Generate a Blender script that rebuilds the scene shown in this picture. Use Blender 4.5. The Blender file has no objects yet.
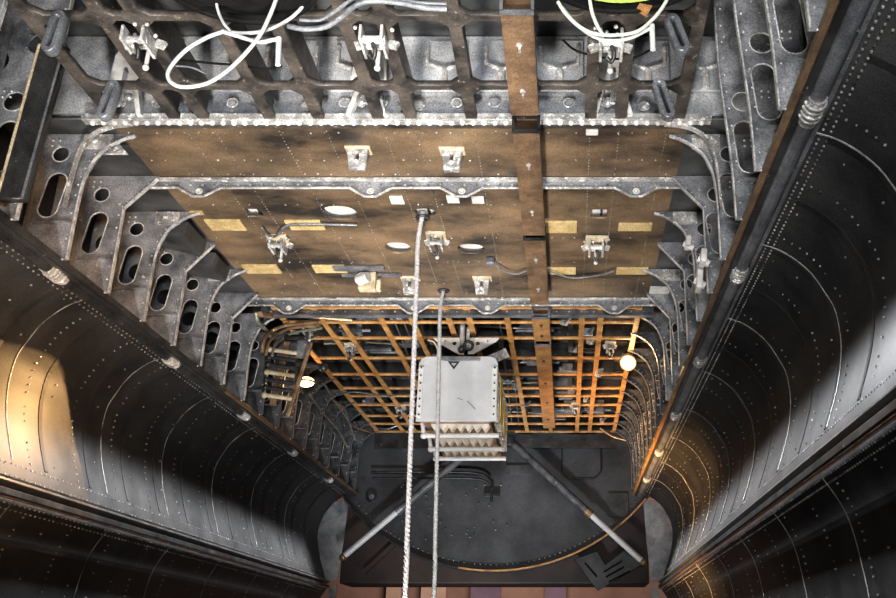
import bpy, bmesh, math, random
from mathutils import Vector, Matrix, Euler
R = math.radians
rnd = random.Random(7)
S = bpy.context.scene
COL = S.collection
# ------------------------------------------------------------------ camera
FPX = 952.0
TH = math.atan(358 / FPX)
PX0 = 567.0
CAMX = 0.53
cd = bpy.data.cameras.new('camera'); cam = bpy.data.objects.new('camera', cd); COL.objects.link(cam)
cam.location = (CAMX, 0, 0); cam.rotation_euler = (R(90) + TH, 0, 0)
cd.sensor_width = 36; cd.lens = FPX / 896 * 36; cd.shift_x = -(PX0 - 448) / 896; cd.clip_start = 0.02
S.camera = cam
S.view_settings.view_transform = 'Standard'; S.view_settings.look = 'None'
S.view_settings.gamma = 1; S.view_settings.use_curve_mapping = False
S.view_settings.exposure = 0.1
# ------------------------------------------------------------------ world and light
W = bpy.data.worlds.new('hangar_air'); S.world = W; W.use_nodes = True
W.node_tree.nodes['Background'].inputs[0].default_value = (0.75, 0.85, 1.0, 1)
W.node_tree.nodes['Background'].inputs[1].default_value = 0.05

def lamp(name, kind, loc, target, power, col, **kw):
    d = bpy.data.lights.new(name, kind); d.energy = power; d.color = col
    for k, v in kw.items(): setattr(d, k, v)
    o = bpy.data.objects.new(name, d); COL.objects.link(o); o.location = loc
    if target is not None:
        o.rotation_euler = (Vector(target) - Vector(loc)).to_track_quat('-Z', 'Y').to_euler()
    return o
for y_, p_ in ((-0.6, 22), (0.9, 22), (2.6, 17)):
    lamp('upward_fill', 'AREA', (-0.1, y_, -1.5), (-0.15, y_ + 1.6, 1.5), p_, (1.0, 0.96, 0.91), size=0.35, spread=R(50))  # unseen area lights added below the bay to brighten roof and frames
lamp('camera_flash', 'AREA', (0.6, -0.5, 0.3), (0.05, 3.0, 1.75), 15, (0.95, 0.97, 1.0), size=0.35, spread=R(62))
lamp('upward_fill', 'AREA', (0.0, 4.6, -1.4), (0.0, 6.6, 1.2), 15, (0.92, 0.95, 1.0), size=0.3, spread=R(50))  # another added light, out of view, lifts the bulkhead and strut rods
for s_ in (-1, 1):
    lamp('door_band_fill', 'AREA', (s_ * 0.93, 3.6, 1.08), (s_ * 1.25, 3.6, 0.575), 50, (0.93, 0.96, 1.0), shape='RECTANGLE', size=6.4, size_y=0.05, spread=R(41))  # invisible strips added under each sill to make the grey door band
t_ = Vector((-0.44, 0, -0.88)).normalized(); al = R(36)
ax = t_ * math.cos(al) + Vector((0, -1, 0)) * math.sin(al)
p_ = Vector((-0.96, 3.53, 1.08))
lamp('patch_spot', 'SPOT', p_, p_ + ax, 85, (1.0, 0.56, 0.22), spot_size=2 * al, spot_blend=0.0, shadow_soft_size=0.008)  # bodiless spot added to throw the warm patch on the left door
lamp('warm_fill', 'AREA', (0.75, 0.9, -0.2), (-1.25, 3.0, 0.95), 3, (1.0, 0.55, 0.22), size=0.25, spread=R(30))  # added warm area light, tints the left upper door
lamp('warm_fill', 'AREA', (-0.3, 4.4, -1.2), (1.15, 5.7, 1.0), 26, (1.0, 0.55, 0.22), size=0.4, spread=R(40))  # added warm area light for the brown glow on the right rear door

# ------------------------------------------------------------------ pixel -> place
def pt(px, py, X=None, Y=None, Z=None):
    F = Vector((0, math.cos(TH), math.sin(TH))); U = Vector((0, -math.sin(TH), math.cos(TH)))
    d = F + Vector((1, 0, 0)) * ((px - PX0) / FPX) + U * ((299 - py) / FPX)
    o = Vector((CAMX, 0, 0))
    if Z is not None: t = Z / d.z
    elif Y is not None: t = Y / d.y
    else: t = (X - o.x) / d.x
    return o + d * t

# ------------------------------------------------------------------ materials
M = {}
def mat(name, a, b, rough=0.5, metal=0.0, scale=9.0, wear=None, wearth=0.66, bump=0.35, fine=0.42, coat=0.0, wscale=48, stretch=(1, 1, 1)):
    m = bpy.data.materials.new(name); m.use_nodes = True; nt = m.node_tree; N = nt.nodes; L = nt.links
    bs = N['Principled BSDF']
    geo = N.new('ShaderNodeNewGeometry'); mp = N.new('ShaderNodeMapping'); mp.inputs['Scale'].default_value = stretch
    L.new(geo.outputs['Position'], mp.inputs['Vector'])
    n1 = N.new('ShaderNodeTexNoise'); n1.inputs['Scale'].default_value = scale; n1.inputs['Detail'].default_value = 8; n1.inputs['Roughness'].default_value = 0.62
    L.new(mp.outputs[0], n1.inputs['Vector'])
    r1 = N.new('ShaderNodeValToRGB'); r1.color_ramp.elements[0].position = 0.36; r1.color_ramp.elements[1].position = 0.66
    r1.color_ramp.elements[0].color = (*a, 1); r1.color_ramp.elements[1].color = (*b, 1)
    L.new(n1.outputs['Fac'], r1.inputs['Fac'])
    n2 = N.new('ShaderNodeTexNoise'); n2.inputs['Scale'].default_value = 210; n2.inputs['Detail'].default_value = 3
    L.new(geo.outputs['Position'], n2.inputs['Vector'])
    mr = N.new('ShaderNodeMapRange'); mr.inputs['From Min'].default_value = 0.3; mr.inputs['From Max'].default_value = 0.7
    mr.inputs['To Min'].default_value = 1 - fine; mr.inputs['To Max'].default_value = 1 + fine
    L.new(n2.outputs['Fac'], mr.inputs['Value'])
    mx = N.new('ShaderNodeVectorMath'); mx.operation = 'SCALE'
    L.new(r1.outputs['Color'], mx.inputs[0]); L.new(mr.outputs[0], mx.inputs['Scale'])
    out = mx.outputs[0]
    if wear:
        n3 = N.new('ShaderNodeTexNoise'); n3.inputs['Scale'].default_value = wscale; n3.inputs['Detail'].default_value = 6; n3.inputs['Roughness'].default_value = 0.7
        L.new(geo.outputs['Position'], n3.inputs['Vector'])
        r3 = N.new('ShaderNodeValToRGB'); r3.color_ramp.elements[0].position = wearth; r3.color_ramp.elements[1].position = wearth + 0.05
        L.new(n3.outputs['Fac'], r3.inputs['Fac'])
        mm = N.new('ShaderNodeMix'); mm.data_type = 'RGBA'
        L.new(r3.outputs['Color'], mm.inputs[0]); L.new(out, mm.inputs[6]); mm.inputs[7].default_value = (*wear, 1)
        out = mm.outputs[2]
    L.new(out, bs.inputs['Base Color'])
    bs.inputs['Roughness'].default_value = rough; bs.inputs['Metallic'].default_value = metal
    if coat: bs.inputs['Coat Weight'].default_value = coat; bs.inputs['Coat Roughness'].default_value = 0.25
    if bump:
        bp = N.new('ShaderNodeBump'); bp.inputs['Strength'].default_value = bump; bp.inputs['Distance'].default_value = 0.01
        L.new(n1.outputs['Fac'], bp.inputs['Height']); L.new(bp.outputs[0], bs.inputs['Normal'])
    M[name] = m; return m
mat('brown_panel', (0.018, 0.014, 0.011), (0.22, 0.142, 0.078), 0.5, 0.1, 2.6, wear=(0.5, 0.42, 0.3), wearth=0.68, stretch=(1, 1.6, 1))
mat('haunch_grey', (0.014, 0.015, 0.016), (0.065, 0.065, 0.065), 0.5, 0.1, 7, wear=(0.4, 0.38, 0.34), wearth=0.72)
mat('flange_edge', (0.22, 0.22, 0.22), (0.75, 0.73, 0.7), 0.4, 0.2, 22, wear=(0.1, 0.1, 0.1), wearth=0.62)
mat('web_grey', (0.05, 0.053, 0.058), (0.28, 0.28, 0.29), 0.42, 0.1, 9, wear=(0.6, 0.57, 0.5), wearth=0.64)
mat('light_metal', (0.17, 0.165, 0.16), (0.55, 0.53, 0.5), 0.36, 0.25, 14, wear=(0.85, 0.82, 0.76), wearth=0.55)
mat('recess_grey', (0.16, 0.17, 0.19), (0.5, 0.5, 0.5), 0.42, 0.3, 7, wear=(0.62, 0.55, 0.42), wearth=0.63)
mat('dark_grid', (0.016, 0.014, 0.013), (0.095, 0.078, 0.064), 0.5, 0.2, 12, wear=(0.35, 0.3, 0.24), wearth=0.63)
mat('orange_primer', (0.30, 0.13, 0.035), (0.62, 0.33, 0.11), 0.5, 0.1, 14, wear=(0.03, 0.03, 0.03), wearth=0.66)
mat('brown_rail', (0.075, 0.045, 0.027), (0.20, 0.12, 0.065), 0.45, 0.1, 12, wear=(0.4, 0.33, 0.26), wearth=0.74)
mat('orange_rail', (0.23, 0.105, 0.035), (0.42, 0.22, 0.08), 0.45, 0.1, 12, wear=(0.06, 0.04, 0.02), wearth=0.72)
mat('door_black', (0.011, 0.011, 0.0115), (0.027, 0.026, 0.025), 0.5, 0.0, 6, wear=(0.06, 0.055, 0.05), wearth=0.74, bump=0.05, fine=0.5)
mat('door_edge', (0.02, 0.02, 0.02), (0.07, 0.065, 0.06), 0.4, 0.3, 10, wear=(0.3, 0.28, 0.25), wearth=0.68)
mat('near_black', (0.008, 0.008, 0.009), (0.034, 0.034, 0.036), 0.42, 0.1, 5, wear=(0.12, 0.12, 0.12), wearth=0.74)
mat('black_metal', (0.012, 0.012, 0.012), (0.05, 0.05, 0.05), 0.38, 0.4, 10, wear=(0.4, 0.38, 0.34), wearth=0.65)
mat('bulkhead_black', (0.014, 0.015, 0.016), (0.055, 0.056, 0.06), 0.5, 0.1, 3.2, wear=(0.2, 0.2, 0.2), wearth=0.74)
mat('web_dark', (0.015, 0.016, 0.018), (0.11, 0.11, 0.115), 0.42, 0.1, 12, wear=(0.5, 0.48, 0.42), wearth=0.64)
mat('rail_grey', (0.10, 0.105, 0.115), (0.28, 0.29, 0.31), 0.35, 0.5, 10, wear=(0.6, 0.55, 0.5), wearth=0.65)
mat('bare_line', (0.22, 0.22, 0.21), (0.55, 0.55, 0.53), 0.5, 0.0, 30, bump=0)
mat('rivet', (0.3, 0.3, 0.3), (0.7, 0.7, 0.68), 0.4, 0.3, 40, bump=0)
mat('seam_worn', (0.02, 0.02, 0.02), (0.42, 0.42, 0.4), 0.5, 0.0, 16, bump=0)
mat('dark_rivet', (0.02, 0.02, 0.02), (0.5, 0.48, 0.45), 0.4, 0.3, 25, bump=0)
mat('white_box', (0.42, 0.43, 0.44), (0.52, 0.53, 0.54), 0.4, 0.0, 5, wear=(0.3, 0.28, 0.24), wearth=0.74, fine=0.06)
mat('white_tube', (0.5, 0.5, 0.5), (0.65, 0.65, 0.65), 0.35, 0.0, 9, fine=0.05)
mat('cream', (0.30, 0.22, 0.13), (0.62, 0.52, 0.36), 0.55, 0, 16, wear=(0.2, 0.13, 0.06), wearth=0.66)
mat('tan_plate', (0.36, 0.25, 0.10), (0.58, 0.43, 0.2), 0.55, 0, 20)
mat('white_plate', (0.42, 0.40, 0.37), (0.72, 0.70, 0.66), 0.5, 0, 14, fine=0.1)
mat('rope_white', (0.35, 0.35, 0.35), (0.6, 0.55, 0.55), 0.7, 0, 60, fine=0.2)
mat('rope_pale', (0.25, 0.25, 0.25), (0.42, 0.42, 0.42), 0.6, 0, 60, fine=0.2)
mat('cable_white', (0.38, 0.38, 0.37), (0.48, 0.48, 0.47), 0.5, 0, 20, fine=0.05)
mat('cable_grey', (0.08, 0.085, 0.09), (0.2, 0.205, 0.215), 0.4, 0, 20)
mat('cable_black', (0.004, 0.004, 0.004), (0.007, 0.007, 0.007), 0.6, 0, 20)
mat('yellow_green', (0.42, 0.55, 0.10), (0.5, 0.62, 0.14), 0.4, 0, 20)
mat('yellow', (0.55, 0.4, 0.06), (0.7, 0.55, 0.12), 0.5, 0, 20)
mat('copper', (0.2, 0.11, 0.05), (0.45, 0.3, 0.18), 0.35, 0.6, 20)
mat('chrome', (0.6, 0.6, 0.6), (0.85, 0.85, 0.85), 0.2, 0.8, 20, bump=0, fine=0.05)
mat('maroon', (0.012, 0.008, 0.007), (0.05, 0.026, 0.02), 0.6, 0, 3)
mat('hangar_wall', (0.10, 0.05, 0.038), (0.24, 0.14, 0.11), 0.8, 0, 0.5)
mat('banner_pale', (0.4, 0.27, 0.2), (0.5, 0.36, 0.29), 0.8, 0, 2)
mat('banner_purple', (0.10, 0.07, 0.12), (0.15, 0.10, 0.15), 0.8, 0, 2)
mat('concrete', (0.12, 0.115, 0.11), (0.22, 0.21, 0.2), 0.7, 0, 1.2)
mat('pipe_green', (0.12, 0.13, 0.10), (0.3, 0.3, 0.24), 0.4, 0.4, 20)
def emis(name, col, s):
    m = bpy.data.materials.new(name); m.use_nodes = True
    b = m.node_tree.nodes['Principled BSDF']; b.inputs['Emission Color'].default_value = (*col, 1); b.inputs['Emission Strength'].default_value = s
    M[name] = m
emis('bulb', (1.0, 0.72, 0.36), 22)
emis('bulb_dim', (1.0, 0.66, 0.28), 7)

M['door_black'].node_tree.nodes['Principled BSDF'].inputs['Specular IOR Level'].default_value = 0.22
# ------------------------------------------------------------------ builders
def tag(o, label=None, cat=None, group=None, kind=None):
    if label: o['label'] = label
    if cat: o['category'] = cat
    if group: o['group'] = group
    if kind: o['kind'] = kind
    return o
def thing(name, label, cat, loc, group=None):
    o = bpy.data.objects.new(name, None); COL.objects.link(o); o.location = loc; o.empty_display_size = 0.05
    return tag(o, label, cat, group)
def link(name, me, m, parent=None, center=True):
    """me in world coordinates; the origin goes to the parent's place or to the base of the mesh"""
    me.materials.clear()
    for k in (m if isinstance(m, (list, tuple)) else [m]): me.materials.append(M[k])
    o = bpy.data.objects.new(name, me); COL.objects.link(o)
    if parent is not None:
        off = Vector(parent.location)
        q = parent.parent
        while q: off = off + Vector(q.location); q = q.parent
        me.transform(Matrix.Translation(-off)); o.parent = parent
    elif center and len(me.vertices):
        xs = [v.co.x for v in me.vertices]; ys = [v.co.y for v in me.vertices]; zs = [v.co.z for v in me.vertices]
        c = Vector(((min(xs) + max(xs)) / 2, (min(ys) + max(ys)) / 2, min(zs)))
        me.transform(Matrix.Translation(-c)); o.location = c
    return o
def dup(root, loc, label=None, group=None):
    r = root.copy(); COL.objects.link(r); r.location = loc
    if label: r['label'] = label
    if group: r['group'] = group
    for ch in list(root.children):
        c = ch.copy(); COL.objects.link(c); c.parent = r
        for g in list(ch.children):
            d = g.copy(); COL.objects.link(d); d.parent = c
    return r
class B:
    def __init__(s): s.bm = bmesh.new()
    def box(s, c, sz, rot=None, bev=0.0, mi=0):
        t = bmesh.new(); bmesh.ops.create_cube(t, size=1)
        bmesh.ops.scale(t, vec=Vector(sz), verts=t.verts)
        if bev: bmesh.ops.bevel(t, geom=t.edges[:], offset=bev, segments=2, affect='EDGES', profile=0.6)
        mt = Matrix.Translation(Vector(c))
        if rot: mt = mt @ Euler(rot).to_matrix().to_4x4()
        return s._add(t, mt, mi)
    def _add(s, t, mt, mi=0, smooth=False):
        t.transform(mt)
        for f in t.faces: f.material_index = mi; f.smooth = smooth
        me = bpy.data.meshes.new('t'); t.to_mesh(me); t.free(); s.bm.from_mesh(me); bpy.data.meshes.remove(me)
        return s
    def cyl(s, p0, p1, r, r2=None, seg=14, mi=0, smooth=True):
        p0 = Vector(p0); p1 = Vector(p1); d = p1 - p0
        t = bmesh.new(); bmesh.ops.create_cone(t, cap_ends=True, segments=seg, radius1=r, radius2=r if r2 is None else r2, depth=d.length)
        mt = Matrix.Translation((p0 + p1) / 2) @ d.to_track_quat('Z', 'Y').to_matrix().to_4x4()
        s._add(t, mt, mi)
        return s
    def ball(s, c, r, sc=(1, 1, 1), mi=0):
        t = bmesh.new(); bmesh.ops.create_uvsphere(t, u_segments=12, v_segments=8, radius=r)
        return s._add(t, Matrix.Translation(Vector(c)) @ Matrix.Diagonal((*sc, 1)), mi, True)
    def torus(s, c, R_, r, axis='Y', seg=20, mi=0):
        t = bmesh.new(); g = []
        for i in range(seg):
            a = 2 * math.pi * i / seg; ring = []
            for j in range(8):
                b = 2 * math.pi * j / 8
                x = (R_ + r * math.cos(b)) * math.cos(a); y = (R_ + r * math.cos(b)) * math.sin(a); z = r * math.sin(b)
                ring.append(t.verts.new((x, z, y) if axis == 'Y' else ((z, x, y) if axis == 'X' else (x, y, z))))
            g.append(ring)
        for i in range(seg):
            for j in range(8):
                t.faces.new((g[i][j], g[i][(j + 1) % 8], g[(i + 1) % seg][(j + 1) % 8], g[(i + 1) % seg][j]))
        return s._add(t, Matrix.Translation(Vector(c)), mi, True)
    def mesh(s, me):
        s.bm.from_mesh(me); return s
    def build(s, name, m, parent=None):
        bmesh.ops.recalc_face_normals(s.bm, faces=s.bm.faces)
        me = bpy.data.meshes.new(name); s.bm.to_mesh(me); s.bm.free()
        return link(name, me, m, parent)

def plate_mesh(outer, holes, th, plane='XZ', at=0.0, bev=0.0):
    """flat plate with real holes; plane XZ at Y=at, XY at Z=at, YZ at X=at"""
    cu = bpy.data.curves.new('c', 'CURVE'); cu.dimensions = '2D'; cu.fill_mode = 'BOTH'; cu.extrude = th / 2 - bev
    cu.bevel_depth = bev; cu.bevel_resolution = 0
    for poly in [outer] + holes:
        sp = cu.splines.new('POLY'); sp.points.add(len(poly) - 1)
        for i, (x, y) in enumerate(poly): sp.points[i].co = (x, y, 0, 1)
        sp.use_cyclic_u = True
    o = bpy.data.objects.new('c', cu)
    me = bpy.data.meshes.new_from_object(o)
    bpy.data.objects.remove(o); bpy.data.curves.remove(cu)
    if plane == 'XZ': mt = Matrix(((1, 0, 0, 0), (0, 0, 1, at), (0, 1, 0, 0), (0, 0, 0, 1)))
    elif plane == 'XY': mt = Matrix.Translation((0, 0, at))
    else: mt = Matrix(((0, 0, 1, at), (1, 0, 0, 0), (0, 1, 0, 0), (0, 0, 0, 1)))
    me.transform(mt)
    bm = bmesh.new(); bm.from_mesh(me); bmesh.ops.remove_doubles(bm, verts=bm.verts, dist=1e-5)
    bmesh.ops.recalc_face_normals(bm, faces=bm.faces); bm.to_mesh(me); bm.free()
    return me
def circ(cx, cy, r, n=20, ry=None):
    ry = r if ry is None else ry
    return [(cx + r * math.cos(2 * math.pi * i / n), cy + ry * math.sin(2 * math.pi * i / n)) for i in range(n)]
def slot(cx, cy, hw, hh, n=8, lean=0.0):
    P = []
    for i in range(n + 1): a = math.pi * i / n; P.append((cx + hw * math.cos(a) + lean, cy + hh - hw + hw * math.sin(a)))
    for i in range(n + 1): a = math.pi + math.pi * i / n; P.append((cx + hw * math.cos(a) - lean, cy - hh + hw + hw * math.sin(a)))
    return P
def octo(x0, x1, y0, y1, c):
    return [(x0 + c, y0), (x1 - c, y0), (x1, y0 + c), (x1, y1 - c), (x1 - c, y1), (x0 + c, y1), (x0, y1 - c), (x0, y0 + c)]
def smooth_path(P, n=6):
    P = [Vector(p) for p in P]; out = []
    for i in range(len(P) - 1):
        a = P[max(i - 1, 0)]; b = P[i]; c = P[i + 1]; d = P[min(i + 2, len(P) - 1)]
        for k in range(n):
            t = k / n
            out.append(0.5 * ((2 * b) + (c - a) * t + (2 * a - 5 * b + 4 * c - d) * t * t + (3 * b - a - 3 * c + d) * t ** 3))
    out.append(P[-1]); return out
def tube_mesh(P, r, sm=True, res=3):
    cu = bpy.data.curves.new('c', 'CURVE'); cu.dimensions = '3D'; cu.bevel_depth = r; cu.bevel_resolution = res; cu.use_fill_caps = True
    Q = smooth_path(P) if sm else [Vector(p) for p in P]
    sp = cu.splines.new('POLY'); sp.points.add(len(Q) - 1)
    for i, q in enumerate(Q): sp.points[i].co = (*q, 1)
    o = bpy.data.objects.new('c', cu); me = bpy.data.meshes.new_from_object(o)
    bpy.data.objects.remove(o); bpy.data.curves.remove(cu)
    for p in me.polygons: p.use_smooth = True
    return me
def tube(name, P, r, m, parent=None, sm=True):
    return link(name, tube_mesh(P, r, sm), m, parent)
def strip_mesh(P, w, th, axis=1):
    """flat strip that follows the XZ polyline P (list of (x,z)), wide along Y, centred on y=0"""
    bm = bmesh.new(); prev = None
    n = len(P)
    for i in range(n):
        a = Vector(P[max(i - 1, 0)]); b = Vector(P[min(i + 1, n - 1)]); d = (b - a).normalized(); nr = Vector((-d.y, d.x))
        p = Vector(P[i]); vs = []
        for (s, t) in ((-1, -1), (1, -1), (1, 1), (-1, 1)):
            q = p + nr * (t * th / 2); vs.append(bm.verts.new((q.x, s * w / 2, q.y)))
        if prev:
            for k in range(4): bm.faces.new((prev[k], prev[(k + 1) % 4], vs[(k + 1) % 4], vs[k]))
        else: bm.faces.new(vs)
        prev = vs
    bm.faces.new(prev[::-1]); bmesh.ops.recalc_face_normals(bm, faces=bm.faces)
    me = bpy.data.meshes.new('s'); bm.to_mesh(me); bm.free(); return me
ORD = ['first', 'second', 'third', 'fourth', 'fifth', 'sixth', 'seventh', 'eighth', 'ninth', 'tenth', 'eleventh', 'twelfth', 'thirteenth', 'fourteenth', 'fifteenth', 'sixteenth', 'seventeenth', 'eighteenth', 'nineteenth', 'twentieth', 'twenty-first']

# ------------------------------------------------------------------ dimensions
ZR = 1.58       # underside of the flat roof
ZT = 1.90       # top of the open recesses
YA, YB, YC = 2.60, 4.19, 7.05
ZS = 1.126      # sill

# ------------------------------------------------------------------ the setting
o = B().box((0, 8, -1.65), (40, 40, 0.1)).build('floor', 'concrete'); tag(o, kind='structure')
def ph(px, py, w, h, kind='oval', sk=0.0):
    c = pt(px, py, Z=ZR); a = pt(px + w / 2, py, Z=ZR).x - c.x; y0 = pt(px, py + h / 2, Z=ZR).y; y1 = pt(px, py - h / 2, Z=ZR).y
    b = abs(y0 - y1) / 2
    if kind == 'oval':
        return [(c.x + a * (abs(math.cos(t)) ** 0.75) * (1 if math.cos(t) > 0 else -1), c.y + b * math.sin(t)) for t in [2 * math.pi * i / 20 for i in range(20)]]
    return octo(c.x - a, c.x + a, c.y - b, c.y + b, 0.006)
holes = [ph(254, 213, 16, 8, 'r'), ph(340, 213, 34, 14), ph(425, 213, 22, 9), ph(398, 248, 26, 11), ph(471, 249, 27, 10), ph(599, 214, 16, 9, 'r')]
o = link('ceiling', plate_mesh([(-.914, YA), (.914, YA), (.914, YB), (-.914, YB)], holes, 0.012, 'XY', ZR + 0.006), 'brown_panel'); tag(o, kind='structure')
for s in (-1, 1):
    xs = sorted((s * .914, s * 1.26))
    o = link('ceiling', plate_mesh([(xs[0], YA), (xs[1], YA), (xs[1], YB), (xs[0], YB)], [], 0.012, 'XY', ZR + 0.006), 'haunch_grey'); tag(o, kind='structure')
o = B().box((0, 1.3, ZT + .01), (2.6, 2.7, 0.02)).build('ceiling', 'haunch_grey'); tag(o, kind='structure')
o = B().box((0, 5.65, 1.76), (2.6, 3.0, 0.02)).build('ceiling', 'web_dark'); tag(o, kind='structure')
for s, nm in ((-1, 'wall_left'), (1, 'wall_right')):
    for ya, yc, mm in ((0, 2.5, 'web_grey'), (2.5, 7.2, 'near_black')):  # rear skin coloured darker so the frame holes look shaded
        bb = B().box((s * 1.29, (ya + yc) / 2, 1.52), (0.03, yc - ya, 0.82)); y = ya + .15
        while y < yc: bb.box((s * 1.27, y, 1.52), (0.01, 0.02, 0.8)); y += .285
        for z in (1.25, 1.42, 1.6, 1.75): bb.box((s * 1.268, (ya + yc) / 2, z), (0.014, yc - ya, 0.018))
        tag(bb.build(nm, mm), kind='structure')
# rear bulkhead: upright, with a round lower edge
arc = []
cz = .575 + 1.46
for i in range(31):
    a = -math.pi / 2 + (i / 30 - .5) * 2 * R(49.5); arc.append((1.46 * math.cos(a), cz + 1.46 * math.sin(a)))
outer = arc + [(1.25, 1.2), (1.25, 1.9), (-1.25, 1.9), (-1.25, 1.2)]
bb = B().mesh(plate_mesh(outer, [], 0.03, 'XZ', YC + .1))
o = bb.build('wall_back', 'bulkhead_black'); tag(o, kind='structure')
# vertical faces that close the recesses
bb = B().box((0, YA + .012, (ZR + ZT) / 2 + .005), (2.5, 0.012, ZT - ZR - .02)); tag(bb.build('wall_front', 'recess_grey'), kind='structure')
bb = B().box((0, YB + .012, (ZR + ZT) / 2 + .005), (2.5, 0.012, ZT - ZR - .02)); tag(bb.build('wall_middle', 'near_black'), kind='structure')
bb = B().box((0, 2.085, 1.80), (2.3, 0.01, 0.19)); tag(bb.build('trim_1', 'recess_grey'), kind='structure')
# sills
for s, nm in ((-1, 'trim_left'), (1, 'trim_right')):
    bb = B().box((s * 1.045, 3.7, 1.130), (0.03, 7.0, 0.02), bev=.004).box((s * 1.17, 3.7, 1.155), (0.22, 7.0, 0.01))
    bb.box((s * 1.095, 3.7, 1.16), (0.03, 7.0, 0.01))
    tag(bb.build(nm, 'black_metal'), kind='structure')
    for ya, yb_, mm in ((.2, 4.2, 'brown_rail' if s > 0 else 'black_metal'), (4.2, 7.2, 'orange_rail' if s > 0 else 'brown_rail')):
        bb = B().box((s * 1.024, (ya + yb_) / 2, 1.136), (0.014, yb_ - ya, 0.020), bev=.003)
        tag(bb.build(nm, mm), kind='structure')

# ------------------------------------------------------------------ fuselage frames along both walls
FY = [1.27, 1.55, 1.835, 2.12, 2.405, 2.69, 2.975, 3.26, 3.545, 3.83, 4.115, 4.40, 4.685, 4.97, 5.255, 5.54, 5.825, 6.11, 6.395, 6.68, 6.95]
def frame_proto(s, tall, kind):
    root = thing('fuselage_frame', 'x', 'frame', (s * 1.0, 0, ZS))
    if tall: inner = [(1.0, 1.14), (.998, 1.3), (.99, 1.45), (.98, 1.6), (.978, 1.75), (.98, 1.89)]; top = [(1.25, 1.89)]
    else: inner = [(1.0, 1.14), (1.0, 1.34), (.992, 1.43), (.965, 1.5), (.915, 1.545), (.86, 1.57)]; top = [(.86, 1.578), (1.25, 1.578)]
    if kind == 2:   # straight chamfered corner
        inner = [(1.0, 1.14), (1.0, 1.45), (.90, 1.565)]; top = [(.90, 1.578), (1.25, 1.578)]
    outer = [(s * x, z) for x, z in inner + top + [(1.25, 1.14)]]
    hx = 1.088 if s < 0 else 1.046
    hs = [circ(s * hx, 1.505, .027), slot(s * hx, 1.36, .032, .078, lean=s * -.006), circ(s * 1.20, 1.45, .035), slot(s * 1.195, 1.30, .03, .07)]
    if tall: hs = [circ(s * (hx - .002), 1.52, .032), slot(s * hx, 1.37, .032, .085, lean=s * -.004), circ(s * 1.05, 1.72, .036), circ(s * 1.17, 1.66, .04), slot(s * 1.195, 1.42, .03, .09)]
    wb_ = link('web', plate_mesh(outer, hs, .006, 'XZ', 0, .0012), 'web_grey' if kind < 3 else 'web_dark', root)
    for h in hs[:2]:
        n = len(h); rim = B()
        for i in range(n):
            a, b = h[i], h[(i + 1) % n]
            if (Vector(a) - Vector(b)).length > 1e-4: rim.cyl((a[0], -.003, a[1]), (b[0], -.003, b[1]), .0022, seg=5)
        rim.build('hole_rim', 'flange_edge', wb_)
    fl = [(s * x, z) for x, z in inner]
    if kind != 2: fl = [tuple(v) for v in smooth_path([(a, b, 0) for a, b in fl], 4)]; fl = [(v[0], v[1]) for v in fl]
    me = strip_mesh(fl, .015, .004); me.transform(Matrix.Translation((0, -.006, 0)))
    link('flange', me, 'flange_edge' if kind < 3 else 'rail_grey', root)
    rv = B()
    for k in range(14):
        t = k / 13 * (len(fl) - 1); i = min(int(t), len(fl) - 2); f = t - i
        x = fl[i][0] * (1 - f) + fl[i + 1][0] * f + s * .016; z = fl[i][1] * (1 - f) + fl[i + 1][1] * f
        rv.ball((x, -.004, z), .0032)
    for k in range(6): rv.ball((s * (1.10 + .022 * (k % 3)), -.004, 1.535 + .02 * (k // 3)), .004)
    tag(rv.build('rivets', 'rivet', root), kind='stuff')
    st = B().box((s * 1.145, -.012, 1.37 if not tall else 1.5), (.008, .018, .40 if not tall else .7)); st.box((s * 1.07, -.009, 1.262), (.12, .014, .006))
    st.build('stiffener', 'web_grey', root)
    if not tall and kind == 1:
        g = B().box((s * .975, -.008, 1.548), (.09, .01, .05)); 
        for k in range(4): g.cyl((s * (.945 + .02 * k), -.018, 1.55), (s * (.945 + .02 * k), -.008, 1.55), .006, seg=8)
        g.build('corner_plate', 'light_metal', root)
    return root
protos = {}
for s in (-1, 1):
    for i, y in enumerate(FY):
        tall = y < YA - .05; kind = 0 if tall else (1 if i % 2 else 2)
        if y > YB: kind = 0
        if y > 4.5: kind = 3
        side = 'left' if s < 0 else 'right'
        n = len(FY) - 1 - i
        label = f'riveted grey {side} wall frame with lightening holes, {ORD[n]} one forward of the rear bulkhead'
        key = (s, tall, kind)
        if key not in protos: r = frame_proto(*key); protos[key] = r
        else: r = dup(protos[key], (s * 1.0, y, ZS))
        r.location = (s * 1.0, y, ZS)
        r['label'] = label; r['group'] = f'frames along the {side} wall'

# ------------------------------------------------------------------ roof grids
SX = [-.88, -.69, -.60, -.394, -.242, -.057, .045, .233, .41, .604, .697, .879]
def grid(name, X, Yb, wx, wy, z, th, c, m, label):
    x0, x1 = X[0] - wx / 2, X[-1] + wx / 2
    hs = []
    for i in range(len(X) - 1):
        for j in range(len(Yb) - 1):
            a = X[i] + wx / 2; b = X[i + 1] - wx / 2; p = Yb[j] + wy / 2; q = Yb[j + 1] - wy / 2
            if b - a > .02 and q - p > .02: hs.append(octo(a, b, p, q, min(c, (b - a) * .3, (q - p) * .3)))
    me = plate_mesh([(x0, Yb[0] - wy / 2), (x1, Yb[0] - wy / 2), (x1, Yb[-1] + wy / 2), (x0, Yb[-1] + wy / 2)], hs, th, 'XY', z, .002)
    o = link(name, me, m); tag(o, label, 'grid'); return o
grid('roof_grid', SX, [1.15, 1.45, 1.76, 2.075, 2.40, 2.62], .032, .02, ZR - .005, .02, .028, 'dark_grid', 'dark brown lattice of crossing roof beams in front of the flat brown panel')
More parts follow.
